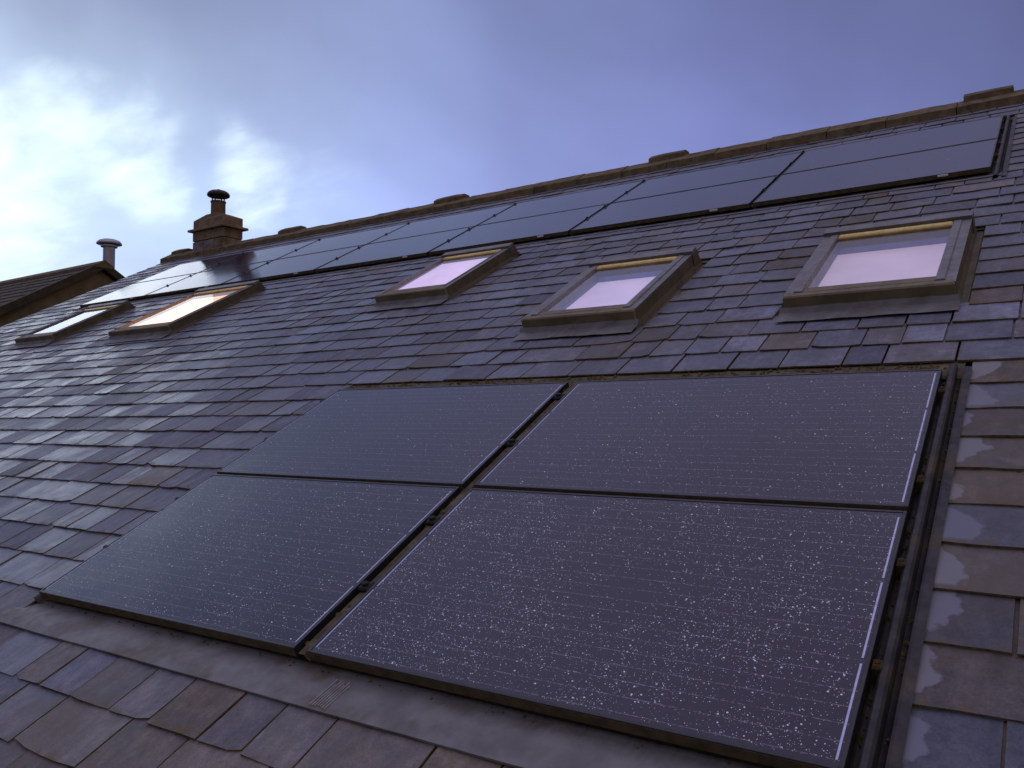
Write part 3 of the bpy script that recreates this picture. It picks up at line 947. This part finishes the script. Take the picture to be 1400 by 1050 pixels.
# flashing kits around the arrays
def side_channel(b, ub, sg, v0, v1, base):
    pr = [(0, -.058), (.010, -.060), (.015, -.052), (.018, -.022), (.026, -.012), (.040, -.011), (.047, -.019), (.050, -.052), (.060, -.060), (.066, -.050), (.070, -.030), (.078, -.027), (.100, -.0295)]
    b.strip([(ub + sg * p, n_ + base) for p, n_ in pr], v0, v1, 'v')
def flashing(label, u0, u1, v0, v1, base, apron_l, apron_r, pleat, app_lo):
    root = empty('array_flashing', ROOF @ T((u0 + u1) / 2, v0, 0))
    tag(root, label, 'flashing', 'flashings around the solar arrays')
    mx = T(-(u0 + u1) / 2, -v0, 0)
    b = MB()
    b.box(u0 - .03, u1 + .012, v0 - .012, v1 + .03, DECK + .004, DECK + .010 )
    b.build('mounting_tray', M['tray'], root, mx)
    cols = [(PW, CG)] if pleat else [(UU + (i + 1) * UW + i * UCG, UCG) for i in range(6)]
    for (cu, cg) in cols:
        b = MB()
        b.strip([(cu - .004, -.040), (cu + cg * .16, -.030), (cu + cg * .28, -.015), (cu + cg * .72, -.015), (cu + cg * .84, -.030), (cu + cg + .004, -.040)], v0 - .004, v1 + .02, 'v', 24, fn=lambda q, w_: .003 * noise.noise(Vector((q * 8, w_ * 30, 6))))
        b.build('mounting_rail', M['rail'], root, mx, recalc=False)
    b = MB()
    side_channel(b, u1, 1, v0 - .16, v1 + .075, base)
    b.build('side_channel', M['blackmetal'], root, mx, recalc=False)
    b = MB()
    b.strip([(u0 - .052, -.028 + base), (u0 - .034, -.026 + base), (u0 - .026, -.034 + base), (u0 - .012, -.056 + base), (u0, -.058 + base)], v0 - .02, v1 + .03, 'v')
    b.build('side_channel', M['blackmetal'], root, mx, recalc=False)
    b = MB()
    b.strip([(v1 + .004, -.048 + base), (v1 + .02, -.040 + base), (v1 + .05, -.034 + base), (v1 + .09, -.036 + base), (v1 + .175, -.052 + base)], u0 - .05, u1 + .07, 'u', 60,
            fn=lambda q, w_: .004 * noise.noise(Vector((q * 6, w_ * 20, 2))))
    b.build('head_strip', M['rail'], root, mx, recalc=False)
    b = MB()
    rr = random.Random(8)
    def rel(q, w_):
        h = .0028 * noise.noise(Vector((q * 3.1, w_ * 9, 5.5))) + .0010 * noise.noise(Vector((q * 14, w_ * 14, 1.5)))
        if pleat and q > 2.25 and w_ > v0 - .075:
            h += .0009 * math.sin(q / .0125 * math.pi)
        return h
    n_ = int((apron_r - apron_l) / (.0055 if pleat else .05))
    b.strip([(v0 - app_lo - .001, NS - .004), (v0 - app_lo, NS + .0035), (v0 - app_lo * .75, NS + .003), (v0 - app_lo * .45, NS - .004), (v0 - .035, -.052 + base * .5), (v0 - .008, -.060 + base * .5), (v0 + .012, -.062 + base * .5)], apron_l, apron_r, 'u', n_, fn=rel)
    b.build('apron', M['lead'], root, mx, recalc=False)
    return root
fl1 = flashing('black tray and lead apron flashing around the four big lower panels', 0, LOW_U1, 0, LOW_V1, 0, -.115, LOW_U1 + .10, True, .175)
flashing('black flashing strip around the long ridge array of slim panels', UU, UP_U1, UV, UP_V1, 0, UU - .08, UP_U1 + .07, False, .10)
# paler lines on the lead pleats
for i in range(7):
    b = MB()
    q = 1.872 + .0105 * i
    va, vb2 = -.170 + random.uniform(0, .012), -.040 - random.uniform(0, .025)
    b.poly([(q, va, NS + .0085), (q + .0024, va, NS + .0085), (q + .0024, vb2, -.0405), (q, vb2, -.0405), (q, va, NS), (q + .0024, va, NS), (q + .0024, vb2, -.058), (q, vb2, -.058)],
           [(0, 1, 2, 3), (0, 4, 5, 1), (1, 5, 6, 2), (3, 2, 6, 7), (0, 3, 7, 4)])
    b.build('bright_pleat', M['pale_pleat'], fl1, T(-LOW_U1 / 2, 0, 0))

# ------------------------------------------------------------------ moss in the joints and along the flashings
rm = random.Random(21)
mo = MB()
def clump(u, v, n, r):
    p, f = [], []
    k = 5
    for (q, hh) in ((1.0, -.25), (.85, .35), (.4, .75)):
        a0 = rm.random() * 6
        for i in range(k):
            a = a0 + i * 2 * math.pi / k
            s_ = r * q * rm.uniform(.7, 1.25)
            p.append((u + s_ * math.cos(a), v + s_ * math.sin(a), n + r * hh * rm.uniform(.6, 1.1)))
    for i in range(k):
        j = (i + 1) % k
        f += [(i, j, k + j, k + i), (k + i, k + j, 2 * k + j, 2 * k + i)]
    f.append(tuple(2 * k + i for i in range(k)))
    mo.poly(p, f)
for i, (ua, ub, vb, k, edge) in enumerate(slates):
    p = project(ua, vb, NS)
    if not p or not (-60 < p[0] < 1460 and 0 < p[1] < 1110):
        continue
    dist = (Vector((ua, vb, 0)) - Vector((3.78, -1.3, 1.52))).length
    if dist > 8:
        continue
    dens = max(0, noise.noise(Vector((ua * .8, vb * .9, 7.7))) + .25)
    for _ in range(int(rm.random() * (16 if dist < 4 else 9) * dens + (1 if rm.random() < .5 else 0))):
        if rm.random() < .75:
            clump(rm.uniform(ua, ub), vb + rm.uniform(-.010, .003), NS - .011, rm.uniform(.003, .007))
        else:
            clump(ua + rm.uniform(-.003, .003), vb + rm.uniform(0, GAUGE), NS - .017, rm.uniform(.003, .007))
for _ in range(620):                    # rubbish caught above the big panels
    u = rm.uniform(-.04, LOW_U1 + .06)
    if noise.noise(Vector((u * 2.2, 0, 3))) > -.12:
        clump(u, LOW_V1 + .05 + rm.uniform(-.03, .075), -.038, rm.uniform(.004, .013))
for _ in range(260):                    # and in the seam, the channel and under the lower edge
    q = rm.random()
    if q < .4:
        clump(PW + CG / 2 + rm.uniform(-.02, .02), rm.uniform(0, LOW_V1), -.018, rm.uniform(.004, .011))
    elif q < .7:
        clump(LOW_U1 + rm.choice((.008, .058)) + rm.uniform(-.005, .005), rm.uniform(-.1, LOW_V1), -.056, rm.uniform(.003, .009))
    else:
        clump(rm.uniform(0, LOW_U1), rm.uniform(-.03, .0), -.056, rm.uniform(.002, .006))
ms = mo.build('moss', M['moss'], None, ROOF, recalc=False)
tag(ms, 'brown moss and dirt caught in slate joints and along the panel flashings', 'moss', None, 'stuff')

print('slates', len(slates), 'objects', len(bpy.data.objects))
